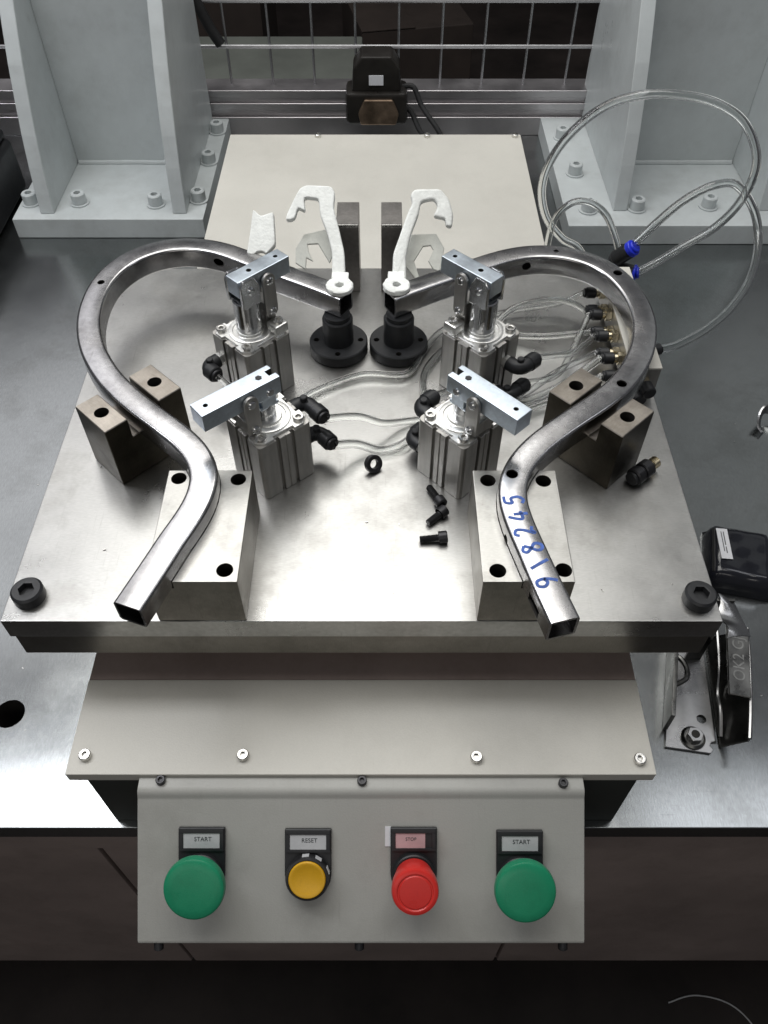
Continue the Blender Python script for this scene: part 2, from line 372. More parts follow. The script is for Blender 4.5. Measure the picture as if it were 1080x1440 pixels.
def side_hole(x, y, z, dx, dy, r, L=9):
    d = Vector((dx, dy, 0)).normalized(); p = Vector((x, y, z))
    return MB().lathe([(0, 0), (r, 0), (r, 2 * L), (0, 2 * L)], 20, axis(p - d * L, p + d * L))
tl = bent_tube(PL, 'bent square steel tube curving round the left of the plate, unmarked', [
    side_hole(-152, 655, 51, .35, -1, 4), drill(-247.5, 610, 55, 66, 3.2)])
tr = bent_tube(PR, 'bent square steel tube on the right with blue handwritten digits', [
    drill(89.5, 384, 54, 66, 4.2), drill(183.5, 478, 54, 66, 4), drill(207, 624, 54, 66, 4), drill(157, 658, 54, 66, 2.4), drill(65, 629, 54, 66, 5.5),
    side_hole(130, 648, 51, .1, -1, 4.2), side_hole(86, 336, 49, -1, -.2, 3.2),
    MB().box(-10, 4, -8, 8, 43, 51, 0, T(96.0, 284, 0) @ RZ(14))])
# blue marker digits written along the tube, reading from its front end backwards
GL = {'9': [[(.75, .62), (.45, .5), (.2, .7), (.35, .98), (.68, .95), (.76, .62), (.6, .2), (.45, .0)]],
      '1': [[(.3, .95), (.55, .45), (.7, .02)]],
      '8': [[(.7, .85), (.4, 1), (.22, .8), (.45, .55), (.75, .3), (.6, .03), (.3, .05), (.22, .3), (.5, .55), (.72, .85)]],
      '2': [[(.2, .8), (.4, 1), (.68, .85), (.6, .55), (.2, .05), (.5, .12), (.8, .05)]],
      '4': [[(.5, 1), (.15, .35), (.8, .35)], [(.62, .7), (.58, .0)]],
      '5': [[(.75, .98), (.3, .95), (.26, .6), (.6, .62), (.74, .3), (.5, .02), (.2, .12)]]}
path = tube_path(PR, 60.12, 4)
cum = [0]
for a, b in zip(path, path[1:]): cum.append(cum[-1] + (b - a).length)
def along(s_, lat):
    for i in range(len(cum) - 1):
        if cum[i + 1] >= s_:
            d = (path[i + 1] - path[i]).normalized(); p = path[i] + d * (s_ - cum[i])
            return p + Vector((-d.y, d.x, 0)) * lat
mb = MB()
for k, ch in enumerate('918245'):
    for st in GL[ch]:
        pts = [along(24 + k * 13.8 + 10.5 * w + random.uniform(-.3, .3), (hh - .5) * 13.5 + random.uniform(-.3, .3)) for w, hh in st]
        mb.sweep(spline(pts, 5), [(-1.1, -.05), (1.1, -.05), (1.1, .05), (-1.1, .05)], flat=True)
part('marker_writing', mb, 'blueink', tr, label='blue handwritten marker digits')

# ------------------------------------------------------------------ machined support blocks
def groove(P, z0, z1, w): return MB().sweep(tube_path(P, 0, 2)[:40], [(-w, z0), (w, z0), (w, z1), (-w, z1)], flat=True)
def front_block(label, x0, x1, P, holes):
    t = thing('grooved_block', label, 'steel block', ((x0 + x1) / 2, 351, 0), 0, 'low grooved blocks at the plate front')
    b = part('block_body', MB().box(x0, x1, 301.6, 399.5, .2, 47, .7), 'block', t)
    ext = [(P[0][0] + (P[0][0] - P[1][0]) * 2, P[0][1] + (P[0][1] - P[1][1]) * 2)] + P
    cut(b, [groove(ext, 39.8, 60, 10.4)])
    cut(b, [drill(x, y, 20, 60, 5.6) for x, y in holes])
    darken_flanks(b, 'block', 'blockside')
    return t
front_block('low bright steel block under the front end of the left tube', -155.5, -95, PL, [(-147, 391.5), (-104.3, 390.5), (-104.2, 311), (-147, 312)])
front_block('low bright steel block under the digit-marked front end of the right tube', 64, 124, PR, [(74.3, 389.5), (113.9, 389), (74.4, 310.5), (117.5, 311)])
def side_block(label, cx, cy, ang):
    t = thing('slotted_block', label, 'steel block', (cx, cy, 0), ang, 'tall slotted blocks at the plate sides')
    up = Matrix(((1, 0, 0, 0), (0, 0, -1, 0), (0, 1, 0, 0), (0, 0, 0, 1)))      # local xy polygon stands up in xz
    prof = [(-34.5, .2), (34.5, .2), (34.5, 58), (13.5, 58), (13.5, 39.8), (-14.5, 39.8), (-14.5, 58), (-34.5, 58)]
    b = part('block_body', MB().prism(prof, -20, 20, up, .6), 'rusty', t, local=True)
    cut(b, [drill(-24, 0, 30, 70, 5.6), drill(24, 0, 30, 70, 5.6)])
    darken_flanks(b, 'rusty', 'slotside')
    return t
side_block('tall slotted brown-tinged block gripping the left tube', -195.2, 465.0, 45.5)
side_block('tall slotted brown-tinged block gripping the right tube', 165.2, 460.6, 133.5)
for x0, x1, side in ((-44.2, -23.4, 'left'), (-2.6, 16.8, 'right')):
    t = thing('upright_block', 'tall narrow grey steel block at the rear edge, %s one of the pair' % side, 'steel block', ((x0 + x1) / 2, 700, 0), 0, 'narrow upright blocks at the rear edge')
    part('block_body', MB().box(x0, x1, 681, 719.5, .2, 73, .5), 'greyblock', t)
    part('ledge_strip', MB().box(x0 + .4, x1 - .4, 679.4, 681.6, 70.6, 73.3, .3), 'screw', t)
for cx, side in ((-41.2, 'left'), (13.2, 'right')):
    t = thing('flange_post', 'black round flanged post under the rear end of the %s tube' % side, 'post', (cx, 592.5, 0), 0, 'black flanged posts')
    b = part('flange', MB().lathe([(0, .2), (25.6, .2), (26.4, 1), (26.4, 10), (25.4, 11), (13, 11), (0, 11)], 48, T(cx, 592.5, 0)), 'blackpl', t)
    cut(b, [drill(cx + 20 * math.cos(R(a)), 592.5 + 20 * math.sin(R(a)), 4, 16, 2.6, 16) for a in (-90, 0, 90, 180)])
    part('stem', MB().lathe([(0, 10.8), (13.6, 10.8), (13.6, 35), (12.8, 36), (11.5, 36), (11.5, 39.9), (0, 39.9)], 40, T(cx, 592.5, 0)), 'blackpl', t)

# ------------------------------------------------------------------ white hook brackets on the tube ends
def plate_in_plane(pts, th, nrm, bev=.9, rnd=0):
    """thick plate from a closed 3D outline lying in one plane; rnd > 0 rounds the outline"""
    nv = Vector(nrm).normalized() * th; P = [Vector(p) for p in pts]
    if rnd:
        out = []; n = len(P)
        for i in range(n):
            a, b, c = P[i - 1], P[i], P[(i + 1) % n]
            e1 = min(rnd, (a - b).length * .4); e2 = min(rnd, (c - b).length * .4)
            p, q = b + (a - b).normalized() * e1, b + (c - b).normalized() * e2
            out += [p, (p + q) * .25 + b * .5, q]
        P = out
    n = len(P); bm = bmesh.new()
    a = [bm.verts.new(p) for p in P]; b = [bm.verts.new(p + nv) for p in P]
    fa = bm.faces.new(a); fb = bm.faces.new(b[::-1])
    for i in range(n): bm.faces.new((a[i], b[i], b[(i + 1) % n], a[(i + 1) % n]))
    bmesh.ops.recalc_face_normals(bm, faces=bm.faces[:])
    ed = [e_ for e_ in list(fa.edges) + list(fb.edges)]
    bmesh.ops.bevel(bm, geom=ed, offset=bev, segments=3, profile=.5, affect='EDGES', clamp_overlap=True)
    return MB().bm(bm)
HL = [(-45.4, 624.7, 65.9), (-45.5, 635.2, 73.9), (-49.6, 648.4, 83.8), (-56.5, 662.3, 94.2), (-57.3, 673.6, 102.7), (-70.9, 674.3, 103.2), (-69.7, 663.7, 95.2), (-75.9, 667.6, 98.2), (-78.6, 658.8, 91.5), (-86.6, 658.0, 90.9), (-86.6, 661.0, 93.2), (-79.8, 673.0, 102.2), (-74.7, 681.6, 108.6), (-68.5, 683.6, 110.1), (-46.3, 682.7, 109.4), (-43.7, 677.6, 105.7), (-44.6, 667.0, 97.7), (-40.3, 653.7, 87.7), (-35.4, 635.2, 73.9), (-34.4, 621.4, 63.5), (-34.4,611,61), (-45.4,611,61)]
HR = [(18.7, 631.3, 70.9), (22.9, 647.1, 82.8), (30.7, 661.7, 93.7), (32.4, 671.6, 101.2), (44.8, 673.6, 102.7), (48.0, 668.3, 98.7), (43.6, 661.0, 93.2), (54.2, 659.7, 92.2), (54.5, 654.0, 87.9), (59.8, 653.3, 87.4), (62.0, 662.3, 94.2), (57.5, 673.3, 102.5), (50.2, 680.5, 107.8), (26.9, 680.8, 108.0), (22.6, 676.3, 104.7), (25.6, 671.0, 100.7), (20.7, 663.0, 94.7), (13.8, 645.8, 81.8), (7.6, 633.9, 72.9), (6.6,611,61), (19.9,611,61)]
WL = [(-70.6, 637.2, 54.7), (-79.7, 641.9, 58.2), (-79.8, 652.7, 66.3), (-72.4, 662.9, 73.9), (-53.3, 666.5, 76.7), (-44.9, 650.0, 64.3), (-49.0, 641.9, 58.2), (-59.5, 656.1, 68.8), (-69.0, 655.7, 68.5), (-67.8, 650.0, 64.3), (-64.0, 643.3, 59.2), (-69.8, 645.7, 61.0)]
WR = [(28.7, 629.8, 49.1), (17.1, 641.9, 58.2), (24.6, 662.9, 73.9), (47.1, 663.6, 74.4), (54.5, 652.7, 66.3), (50.3, 635.9, 53.7), (44.5, 637.2, 54.7), (40.0, 643.3, 59.2), (44.5, 651.4, 65.3), (42.0, 654.8, 67.8), (35.4, 654.1, 67.3), (27.1, 643.3, 59.2), (32.0, 631.2, 50.1)]
def hook(label, H, W, rx, ry):
    t = thing('hook_bracket', label, 'bracket', (rx, ry, 60), 0, 'white hook brackets on the tube ends')
    part('hook_arm', plate_in_plane([(x + random.uniform(-.5, .5), y, z + random.uniform(-.6, .6)) for x, y, z in H], 7, (0, .6, -.8), 2.2, 3.0), 'white', t)
    e = MB()
    e.lathe([(3.6, 0), (11.0, 0), (11.9, 1), (11.7, 4.2), (10.6, 5), (4.6, 5), (3.6, 4.4), (3.6, 0)], 32, T(rx, ry, 60.2))
    e.box(rx - 7.5, rx + 7.5, ry + 9, ry + 19, 60.2, 65, 1.2)
    e.v = [(x + random.uniform(-.45, .45), y + random.uniform(-.45, .45), z) for x, y, z in e.v]
    part('eye', e, 'white', t)
    part('side_web', plate_in_plane(W, 3, (0, .6, -.8)), 'webgrey', t)
hook('white chalky hook-shaped bracket with an eye, prongs pointing left', HL, WL, -38.3, 599.5)
hook('white chalky hook-shaped bracket with an eye, prongs pointing right', HR, WR, 10.9, 600.5)
Wn = [(-124.8, 652.9, 60.3), (-122.3, 666.7, 70.6), (-119.3, 685.8, 85.9), (-112.3, 680.6, 81.6), (-100.6, 683.9, 84.3), (-98.8, 660.2, 65.3), (-107.2, 652.9, 60.3), (-109.7, 655.6, 61.7), (-115.6, 655.6, 61.7), (-118.1, 652, 60.3)]
solo('notched_bracket', plate_in_plane(Wn, 8, (0, .62, -.78), 2.0, 2.5), 'white', (-110, 655, 60),
     'small white notched bracket standing on the left tube behind its clamp', 'bracket')

# ------------------------------------------------------------------ lever clamp cylinders
def body_profile(h=23.5):
    pts = []
    side = [(-h + 3, -h), (-8, -h), (-8, -h + 3), (-5, -h + 3), (-5, -h), (-.5, -h), (-.5, -h + .8), (.5, -h + .8), (.5, -h), (5, -h), (5, -h + 3), (8, -h + 3), (8, -h), (h - 3, -h), (h - 1, -h + 1)]
    for k in range(4):
        a = R(90 * k); c_, s_ = math.cos(a), math.sin(a)
        pts += [(x * c_ - y * s_, x * s_ + y * c_) for x, y in side]
    return pts
def elbow(t, y0, zp, sy, L=19):
    """push-in elbow on the port face (local -x), turning towards local y * sy"""
    e = MB()
    e.cyl((-23.3, y0, zp), (-28.5, y0, zp), 5.6, 6, .4)
    p = part('port_nipple', e, 'alutop', t, local=True)
    e = MB()
    arc = [(-27.5, y0, zp), (-33, y0, zp)]
    for k in range(1, 6): a = R(18 * k); arc.append((-33 - 7 * math.sin(a), y0 + sy * 7 * (1 - math.cos(a)), zp))
    arc.append((-40, y0 + sy * (7 + L), zp))
    e.rod(arc, 6.1, 16)
    e.cyl((-40, y0 + sy * (L - 2), zp), (-40, y0 + sy * (8 + L), zp), 7, 20, .8)
    e.cyl((-37, y0 + sy * 3, zp), (-37, y0 + sy * 3, zp + 9), 3, 14, .6)
    o = part('elbow_fitting', e, 'blackpl', t, local=True)
    part('release_collar', MB().cyl((-40, y0 + sy * (8 + L), zp), (-40, y0 + sy * (10.5 + L), zp), 5.4, 18, .5), 'blackox', o, local=True)
    return Vector((-40, y0 + sy * (10.5 + L), zp))
def clamp(label, cx, cy, ang, big, ports, boss=0):
    t = thing('lever_clamp', label, 'clamp cylinder', (cx, cy, 0), ang, 'pneumatic lever clamps')
    b = part('cylinder_body', MB().prism(body_profile(), .2, 56, None, .25), 'alu', t, local=True)
    cap = MB().prism([(x, y) for x, y in ((-23, -17), (-17, -23), (-9, -23), (-9, -20), (9, -20), (9, -23), (17, -23), (23, -17), (23, -9), (20, -9), (20, 9), (23, 9), (23, 17), (17, 23), (9, 23), (9, 20), (-9, 20), (-9, 23), (-17, 23), (-23, 17), (-23, 9), (-20, 9), (-20, -9), (-23, -9))], 55.8, 58.2, None, .35)
    part('end_cap', cap, 'alutop', t, local=True)
    part('rod_gland', MB().lathe([(18, 58.1), (18, 59.2), (17, 59.6), (14.6, 59.6), (14.2, 58.6), (11.5, 58.6), (11, 60.2), (8, 60.4), (0, 60.4)], 40), 'alutop', t, local=True)
    if boss: part('corner_boss', MB().box(9.5, 22.8, min(9.5 * boss, 22.8 * boss), max(9.5 * boss, 22.8 * boss), 57.9, 67, 2.0), 'alutop', t, local=True)
    for a in (45, 135, 225, 315):
        zz = 66.6 if boss and a == (45 if boss > 0 else 315) else 58
        part('body_screw', socket_screw(4.4, 3.0, T(24.3 * math.cos(R(a)) * .98, 24.3 * math.sin(R(a)) * .98, zz)), 'screw', t, local=True)
    if big: zt, zp0, rr, x0, x1, zl = 112, 60, 11, -10, 42, 75
    else: zt, zp0, rr, x0, x1, zl = 97, 60, 7.5, -11, 54, 64
    za = zt - 15
    part('piston_rod', MB().lathe([(0, zp0), (rr, zp0), (rr, za - 8), (rr - 1, za - 7), (0, za - 7)], 32), 'chrome', t, local=True)
    stand = Matrix(((1, 0, 0, 0), (0, 0, -1, 0), (0, 1, 0, 0), (0, 0, 0, 1)))
    cl = MB()
    for s_ in (-1, 1):
        cl.prism([(-10, za - 9), (8, za - 9), (8, za + 6), (3, za + 15.4), (-7, za + 15.4), (-10, za + 11)], 7.6 * s_, 10.8 * s_, stand, .6) if big else \
        cl.prism([(-6, za - 9), (6, za - 9), (6, za + 5), (4, za + 8), (-4, za + 8), (-6, za + 5)], 4.5 * s_, 7.4 * s_, stand, .5)
    cl.box(-8, 8, -10.6 if big else -7.2, 10.6 if big else 7.2, za - 9.5, za - 6.5, .6)
    part('clevis', cl, 'chrome' if big else 'zinc', t, local=True)
    # arm: bar with a forked, notched rear end
    arm = part('clamp_arm', MB().box(x0, x1, -8 if not big else -7.4, 8 if not big else 7.4, za, zt, .7), 'zinc', t, local=True)
    cs = [drill(x1 - 8, 0, za - 4, zt + 4, 1.9, 16)]
    if not big: cs += [MB().box(x0 - 4, x0 + 6, -3, 3, za - 4, zt + 4)]
    else: cs += [drill(x0 + 17, 0, za - 4, zt + 4, 2.2, 16)]
    cut(arm, cs)
    if not big: part('grub_screw', MB().cyl((x0 + 13, 0, zt - 3), (x0 + 13, 0, zt + .5), 2.6, 6, .3), 'blackox', arm, local=True)
    # link plates with riveted pins on both sides, standing on the cap
    xl = 17
    for s_ in (-1, 1):
        pts = []
        for k in range(9): a = R(180 + 180 * k / 8); pts.append((xl + 6 * math.cos(a), zl + 6 * math.sin(a)))
        zu = za + 6
        for k in range(9): a = R(180 * k / 8); pts.append((xl + 6 * math.cos(a), zu + 6 * math.sin(a)))
        l = part('link_plate', MB().prism(pts, 8.4 * s_, 11.4 * s_, stand, .4), 'alu', t, local=True)
        for z in (zl, zu):
            part('pin', MB().lathe([(0, 0), (3.4, 0), (3.4, 1.2), (2.6, 2), (0, 2.2)], 18, axis((xl, 11.3 * s_, z), (xl, 14 * s_, z))), 'chrome', l, local=True)
        part('pin', MB().lathe([(0, 0), (3.2, 0), (3.2, 1), (2.4, 1.8), (0, 2)], 18, axis((-1, (10.7 if big else 7.6) * s_, za + 5), (-1, 14 * s_, za + 5))), 'chrome', t, local=True)
    part('pivot_ear', MB().box(xl - 5, xl + 5, -8.2, 8.2, 58.3, zl + 6, .8), 'alu', t, local=True)
    mw = T(cx, cy, 0) @ RZ(ang)
    return [mw @ elbow(t, *p) for p in ports], mw
eFL, _ = clamp('front left lever clamp with its flat zinc arm reaching over the unmarked tube', -87.5, 443.5, 220, False, [(-8, 44, 1, 15), (6, 22, 1, 10)])
eFR, _ = clamp('front right lever clamp with its flat zinc arm reaching over the digit-marked tube', 58.5, 443.5, -46, False, [(-6, 44, 1, 10), (-14, 16, 1, 8)])
eRL, _ = clamp('rear left lever clamp with thick chrome rod and raised arm beside the left flanged post', -110.5, 546, 45, True, [(14, 34, -1, 6)], -1)
eRR, _ = clamp('rear right lever clamp with thick chrome rod and raised arm beside the right flanged post', 80.5, 546, 135, True, [(-6, 36, -1, 12), (8, 14, -1, 16)], 1)

# ------------------------------------------------------------------ air manifold at the right edge, with push-in fittings
t = thing('air_manifold', 'flat pale air distribution block with a row of push-in fittings at right edge', 'manifold', (220, 590, 0))
part('manifold_block', MB().box(207, 231.3, 524.7, 668, 5, 34, .6), 'alu', t)
part('cover_sheet', MB().box(205.5, 231.6, 524, 669, 34.2, 36, .4), 'cream', t)
part('foot', MB().box(210, 228, 530, 660, .2, 5, .3), 'greyblock', t)
FY = [536, 551, 566, 581, 596, 612, 628, 645]
for i, y in enumerate(FY):
    z = 24 if i % 2 else 17
    f = part('push_in_fitting', MB().cyl((206.8, y, z), (201, y, z), 5.6, 6, .4).cyl((201, y, z), (198, y, z), 4.2, 18, .3), 'brass', t)
    part('release_collar', MB().cyl((198, y, z), (189, y, z), 5.2, 20, .8).cyl((189, y, z), (187, y, z), 4.4, 18, .4), 'blackpl', f)
for x, y, z in ((219, 524.6, 22), (213, 524.6, 14)):
    f = part('push_in_fitting', MB().cyl((x, y, z), (x, y - 6, z), 5.6, 6, .4), 'brass', t)
    part('release_collar', MB().cyl((x, y - 6, z), (x + 2, y - 17, z), 5.8, 20, .8), 'blackpl', f)
f = part('push_in_fitting', MB().cyl((231.2, 574, 14), (237, 574, 14), 5.2, 6, .4), 'brass', t)
part('release_collar', MB().cyl((237, 574, 14), (246, 576.5, 13), 5.4, 20, .8), 'blackpl', f)

# ------------------------------------------------------------------ clear air hoses
def ring(r, n=12): return [(r * math.cos(2 * math.pi * k / n), r * math.sin(2 * math.pi * k / n)) for k in range(n)]
def hose(label, pts, r=3.1, n=8):
    mb = MB().hollow(spline(pts, n), ring(r), ring(r * .62), flat=False)
    return solo('air_hose', mb, 'hose', pts[len(pts) // 2], label, 'hose', 'clear air hoses')
def man(i): return (186.5, FY[i], 24 if i % 2 else 17)
def P3(v): return (v.x, v.y, v.z)
hose('clear hose from the upper elbow of the front left clamp towards the manifold', [P3(eFL[0]), (-21, 473, 30), (0, 482, 14), (24, 494, 5), (60, 500, 5), (105, 503, 5), (150, 518, 9), man(0)], 3.3)
hose('clear hose from the lower elbow of the front left clamp, curving in front', [P3(eFL[1]), (-22, 459, 13), (-3, 460, 5), (14, 466, 4.5), (28, 482, 4.5), (48, 508, 4.5), (75, 512, 4.5), (110, 514, 5), (150, 531, 9), man(1)], 3.7)
hose('clear hose from the upper elbow of the front right clamp', [P3(eFR[0]), (72, 508, 30), (96, 506, 16), (118, 518, 12), (150, 545, 14), man(2)])
hose('clear hose from the lower elbow of the front right clamp', [P3(eFR[1]), (36, 512, 8), (34, 540, 5), (40, 565, 5), (62, 592, 5), (110, 603, 6), (150, 596, 12), man(4)])
hose('clear hose from the elbow of the rear right clamp to the manifold', [P3(eRR[0]), (146, 548, 30), (166, 560, 24), man(3)])
hose('clear hose from the low elbow of the rear right clamp', [P3(eRR[1]), (148, 540, 14), (166, 570, 14), man(5)])
hose('clear hose passing under the arched right tube to the rear of its clamp', [(86, 584, 6), (100, 596, 26), (120, 612, 33), (150, 622, 33), (172, 627, 26), man(6)])
hose('clear hose from the rear left clamp crossing the plate behind the flanged posts', [P3(eRL[0]), (-112, 500, 22), (-84, 503, 8), (-60, 530, 5), (-20, 552, 5), (20, 553, 5), (36, 585, 5), (60, 618, 5), (120, 640, 7), (165, 646, 12), man(7)])
LB = [(270.0,750.0,-25.1),(288.6,752.0,-13.4),(311.1,755.0,2.5),(338.9,758.0,22.7),(357.0,762.0,47.9),(364.8,770.0,77.3),(357.2,778.0,101.7),(338.4,785.0,122.3),(308.6,790.0,135.3),(275.2,795.0,139.0),(242.7,798.0,137.0),(211.2,798.0,126.5),(184.1,795.0,103.9),(166.7,790.0,77.8),(161.0,785.0,50.4),(168.7,778.0,22.8),(185.9,765.0,6.2),(204.5,755.0,-1.7),(222,735,-30),(240,700,-70)]
LA = [(259.4,752.0,8.5),(279.6,760.0,28.0),(302.6,770.0,44.9),(329.9,778.0,56.6),(355.4,780.0,57.0),(377.9,770.0,35.5),(382.4,745.0,14.6),(362,692,9),(330.4,644.2,9),(298.2,609.9,10),(266.3,586.1,11),(246.5,576.5,13)]
LC = [(174,768,-40),(173,769,0),(177,770,27),(191.2,770,43.4),(209.2,770,43.4),(227.9,770,30.0),(241.0,768,8),(247,762,-6)]
hose('big upright loop of clear hose beside the right grey post', LB, 4.3)
hose('clear hose arching from the blue-collared splitter round to the manifold', LA, 4.3)
hose('short faint arch of clear hose behind the blue-collared splitter', LC, 3.6)
t = thing('hose_splitter', 'black hose splitter with two bright blue collars behind the right tube', 'fitting', (257, 757, -12))
b0 = Vector((247, 762, -22))
part('splitter_body', MB().cyl((246, 761, -16), (257, 753.5, 0), 8.5, 24, 1.2).cyl((249, 760, -26), (266, 751, -26), 7.5, 24, 1.2).cyl((244, 762, -20), (250, 758, -12), 7.5, 20, 1), 'blackpl', t)
part('blue_collar', MB().cyl((256.5, 753.8, -.8), (259.6, 751.9, 4), 8.6, 24, .8).cyl((259, 752.2, 3), (261, 751.2, 6), 6.6, 24, .8), 'blue', t)
part('blue_collar', MB().cyl((265.5, 751.3, -26), (268.5, 750, -25.6), 8.2, 24, .8).cyl((268, 750, -25.7), (271, 749.5, -25), 6.2, 24, .8), 'blue', t)

# ------------------------------------------------------------------ loose parts on the plate
def cap_screw(label, head, tip):
    h_, t_ = Vector(head), Vector(tip); d = (h_ - t_).normalized()
    t = thing('cap_screw', label, 'screw', ((h_ + t_) / 2).to_tuple(), 0, 'loose black cap screws')
    hb = h_ - d * 6
    part('screw_head', socket_screw(4.6, 6.5, axis(hb, h_)), 'blackox', t)
    L = (hb - t_).length; prof = [(0, 0), (2.2, 0), (2.7, .8)]
    k = .8
    while k < L - 1.2: prof += [(2.8, k), (2.3, k + .5)]; k += 1.0
    prof += [(2.7, L), (0, L)]
    part('thread', MB().lathe(prof, 16, axis(t_, hb)), 'blackox', t)
cap_screw('loose black cap screw nearest the front right clamp, thread pointing back', (44.5, 403, 4.7), (35, 422, 3))
cap_screw('loose black cap screw slanting, its head touching the one behind', (46.5, 397.5, 4.7), (33, 385.5, 3))
cap_screw('loose black cap screw lying level, nearest the plate front', (46.5, 371.5, 4.7), (26.5, 370, 3))
mb = MB().lathe([(4, -2.6), (6.9, -2.6), (7.2, -2), (7.2, 2), (6.9, 2.6), (4, 2.6), (3.7, 2), (3.7, -2), (4, -2.6)], 30, T(-8.5, 443.5, 6.4) @ Matrix.Rotation(R(58), 4, Vector((.8, .6, 0))))
solo('collar_ring', mb, 'blackox', (-8.5, 443.5, 0), 'small black shiny ring lying alone at mid plate', 'ring')
t = thing('loose_fitting', 'loose black threaded air fitting lying beside the right slotted block', 'fitting', (206, 434, 0), 0)
a, b = Vector((195, 427.5, 7.5)), Vector((219, 447, 7.5)); d = (b - a).normalized()
part('fitting_body', MB().cyl(a, a + d * 8, 7.2, 24, 1).cyl(a + d * 8, a + d * 10, 5.6, 20, .3).cyl(a + d * 10, a + d * 19, 7.2, 24, .8), 'blackox', t)
part('release_collar', MB().cyl(a - d * 3, a, 5.6, 22, .6), 'blackpl', t)
prof = [(0, 0)]; k = 0
while k < 9: prof += [(4.9, k), (4.2, k + .6)]; k += 1.2
prof += [(0, 9.6)]
part('thread', MB().lathe(prof, 18, axis(a + d * 19, b)), 'brass', t)

# ------------------------------------------------------------------ control box in front
t = thing('control_box', 'sloping light grey control box with four push buttons on the front', 'control box', (-16, 215, TZ))
FX = (-174, 141.5)
O0 = Vector((0, 212, -88.6)); DV = Vector((0, -.7716, -.6361)); DN = Vector((0, -.6361, .7716))
FM = Matrix(((1, 0, 0, O0.x), (0, -.7716, -.6361, O0.y), (0, -.6361, .7716, O0.z), (0, 0, 0, 1)))   # (u, v, w): across, down the face, out
def F(u, v, w=0): return FM @ Vector((u, v, w))
D_ = O0 + DV * 104; E_ = D_ - DN * 34
stand = Matrix(((0, 0, 1, 0), (1, 0, 0, 0), (0, 1, 0, 0), (0, 0, 0, 1)))     # polygon (y, z) pushed along x
prof = [(230.5, -84.4), (217, -84.6), (214.5, -85.2), (212.6, -87.0), (O0.y - 1.2, O0.z - 1.0), (D_.y + 1.2, D_.z + .9), (D_.y + .4, D_.z - .6), (E_.y, E_.z), (230.5, E_.z)]
part('sloping_housing', MB().prism(prof, FX[0], FX[1], stand, .9, 2), 'console', t)
for x, y in ((-158, 221.5), (-15.5, 221.0), (126.5, 219.5)):
    part('housing_screw', socket_screw(3.4, 3.4, T(x, y, -84.4)), 'blackox', t)
for u in (-160, -17.5, 127):
    p = F(u, 103.6, -4.6); part('housing_screw', socket_screw(3.4, 6.4, axis(p, p + DV * 3)), 'blackox', t)
def holder(u, v, card, word, small=False):
    """legend holder: black frame, rounded at the bottom, with a recessed card"""
    pts = [(-16.3, -32), (16.3, -32)] + [(16.3 * math.cos(R(a)), 16.3 * math.sin(R(a))) for a in range(0, 181, 15)]
    h = part('legend_holder', MB().prism(pts, 0.1, 3.2, FM @ T(u, v, 0), .5), 'blackpl', t)
    rim = MB()
    for a in ((-15.4, 15.4, -31.4, -28.6), (-15.4, 15.4, -18.0, -16), (-15.4, -12.8, -28.7, -17.9), (12.8, 15.4, -28.7, -17.9)):
        rim.box(a[0], a[1], a[2], a[3], 3.0, 4.4, .3, FM @ T(u, v, 0))
    part('card_frame', rim, 'blackpl', h)
    x1 = 8 if small else 12.7
    part('legend_card', MB().box(-12.7, x1, -28.5, -18.1, 3.3, 3.7, 0, FM @ T(u, v, 0)), card, h)
    if word:
        flip = FM @ T(u - (2 if small else -1), v - 24.4, 3.8) @ Matrix.Diagonal((1, -1, 1, 1))
        part('legend_text', text_mb(word, 4.2 if not small else 3.2, flip), 'ink', h)
def mushroom(u, v, m, prof, label):
    b = part('push_button', MB().lathe([(0, 3), (14.6, 3), (14.6, 6.6), (13.8, 7.4), (11.5, 7.4), (11.5, 9), (0, 9)], 40, FM @ T(u, v, 0)), 'blackpl', t, label=label)
    part('button_cap', MB().lathe(prof, 56, FM @ T(u, v, 0)), m, b)
gp = [(0, 8), (14, 8), (14.6, 9), (15.2, 16), (16.2, 18.2), (19.2, 19.6), (20.4, 20.8), (20.8, 22.5), (20.8, 25.6), (20.2, 27.4), (18.6, 28.5), (14, 28.9), (7, 29.1), (0, 29.1)]
rp = [(0, 8), (12.6, 8), (13.2, 9), (14.6, 17), (15.6, 22), (15.9, 26), (15.9, 30), (15.2, 31.8), (13.6, 32.4), (12.4, 32.3), (11.8, 31.7), (11.2, 31.7), (10.6, 32.3), (0, 32.6)]
yp = [(0, 8), (12.6, 8), (12.9, 8.5), (12.9, 11.2), (12.3, 12), (11, 12.1), (9.5, 11.5), (5, 11.0), (0, 10.9)]
U = lambda px: (px - 540) * .5026
V = 53
holder(U(285.5), V, 'label', 'START'); mushroom(U(285.5), V, 'green', gp, 'green mushroom start button at the left end')
holder(U(434), V + 1, 'label', 'RESET')
b = part('push_button', MB().lathe([(0, 3), (15.2, 3), (15.2, 9.6), (14.6, 10.6), (13.4, 10.8), (13.1, 9.4), (0, 9.4)], 44, FM @ T(U(434), V + 1, 0)), 'blackox', t, label='flat amber reset button')
part('button_cap', MB().lathe(yp, 48, FM @ T(U(434), V + 1, 0)), 'yellow', b)
for a in (-60, -95, -20):
    part('bezel_notch', MB().box(-2.4, 2.4, -.3, .3, 4.5, 9, .1, FM @ T(U(434), V + 1, 0) @ RZ(a) @ T(0, -0, 0) @ T(15.3, 0, 0) @ RZ(90)), 'label', b)
holder(U(581.5), V, 'pink', 'STOP', True); mushroom(U(581.5), V, 'red', rp, 'red mushroom stop button')
holder(U(729.5), V + 2, 'label', 'START'); mushroom(U(729.5), V + 2, 'green', gp, 'green mushroom start button at the right end')
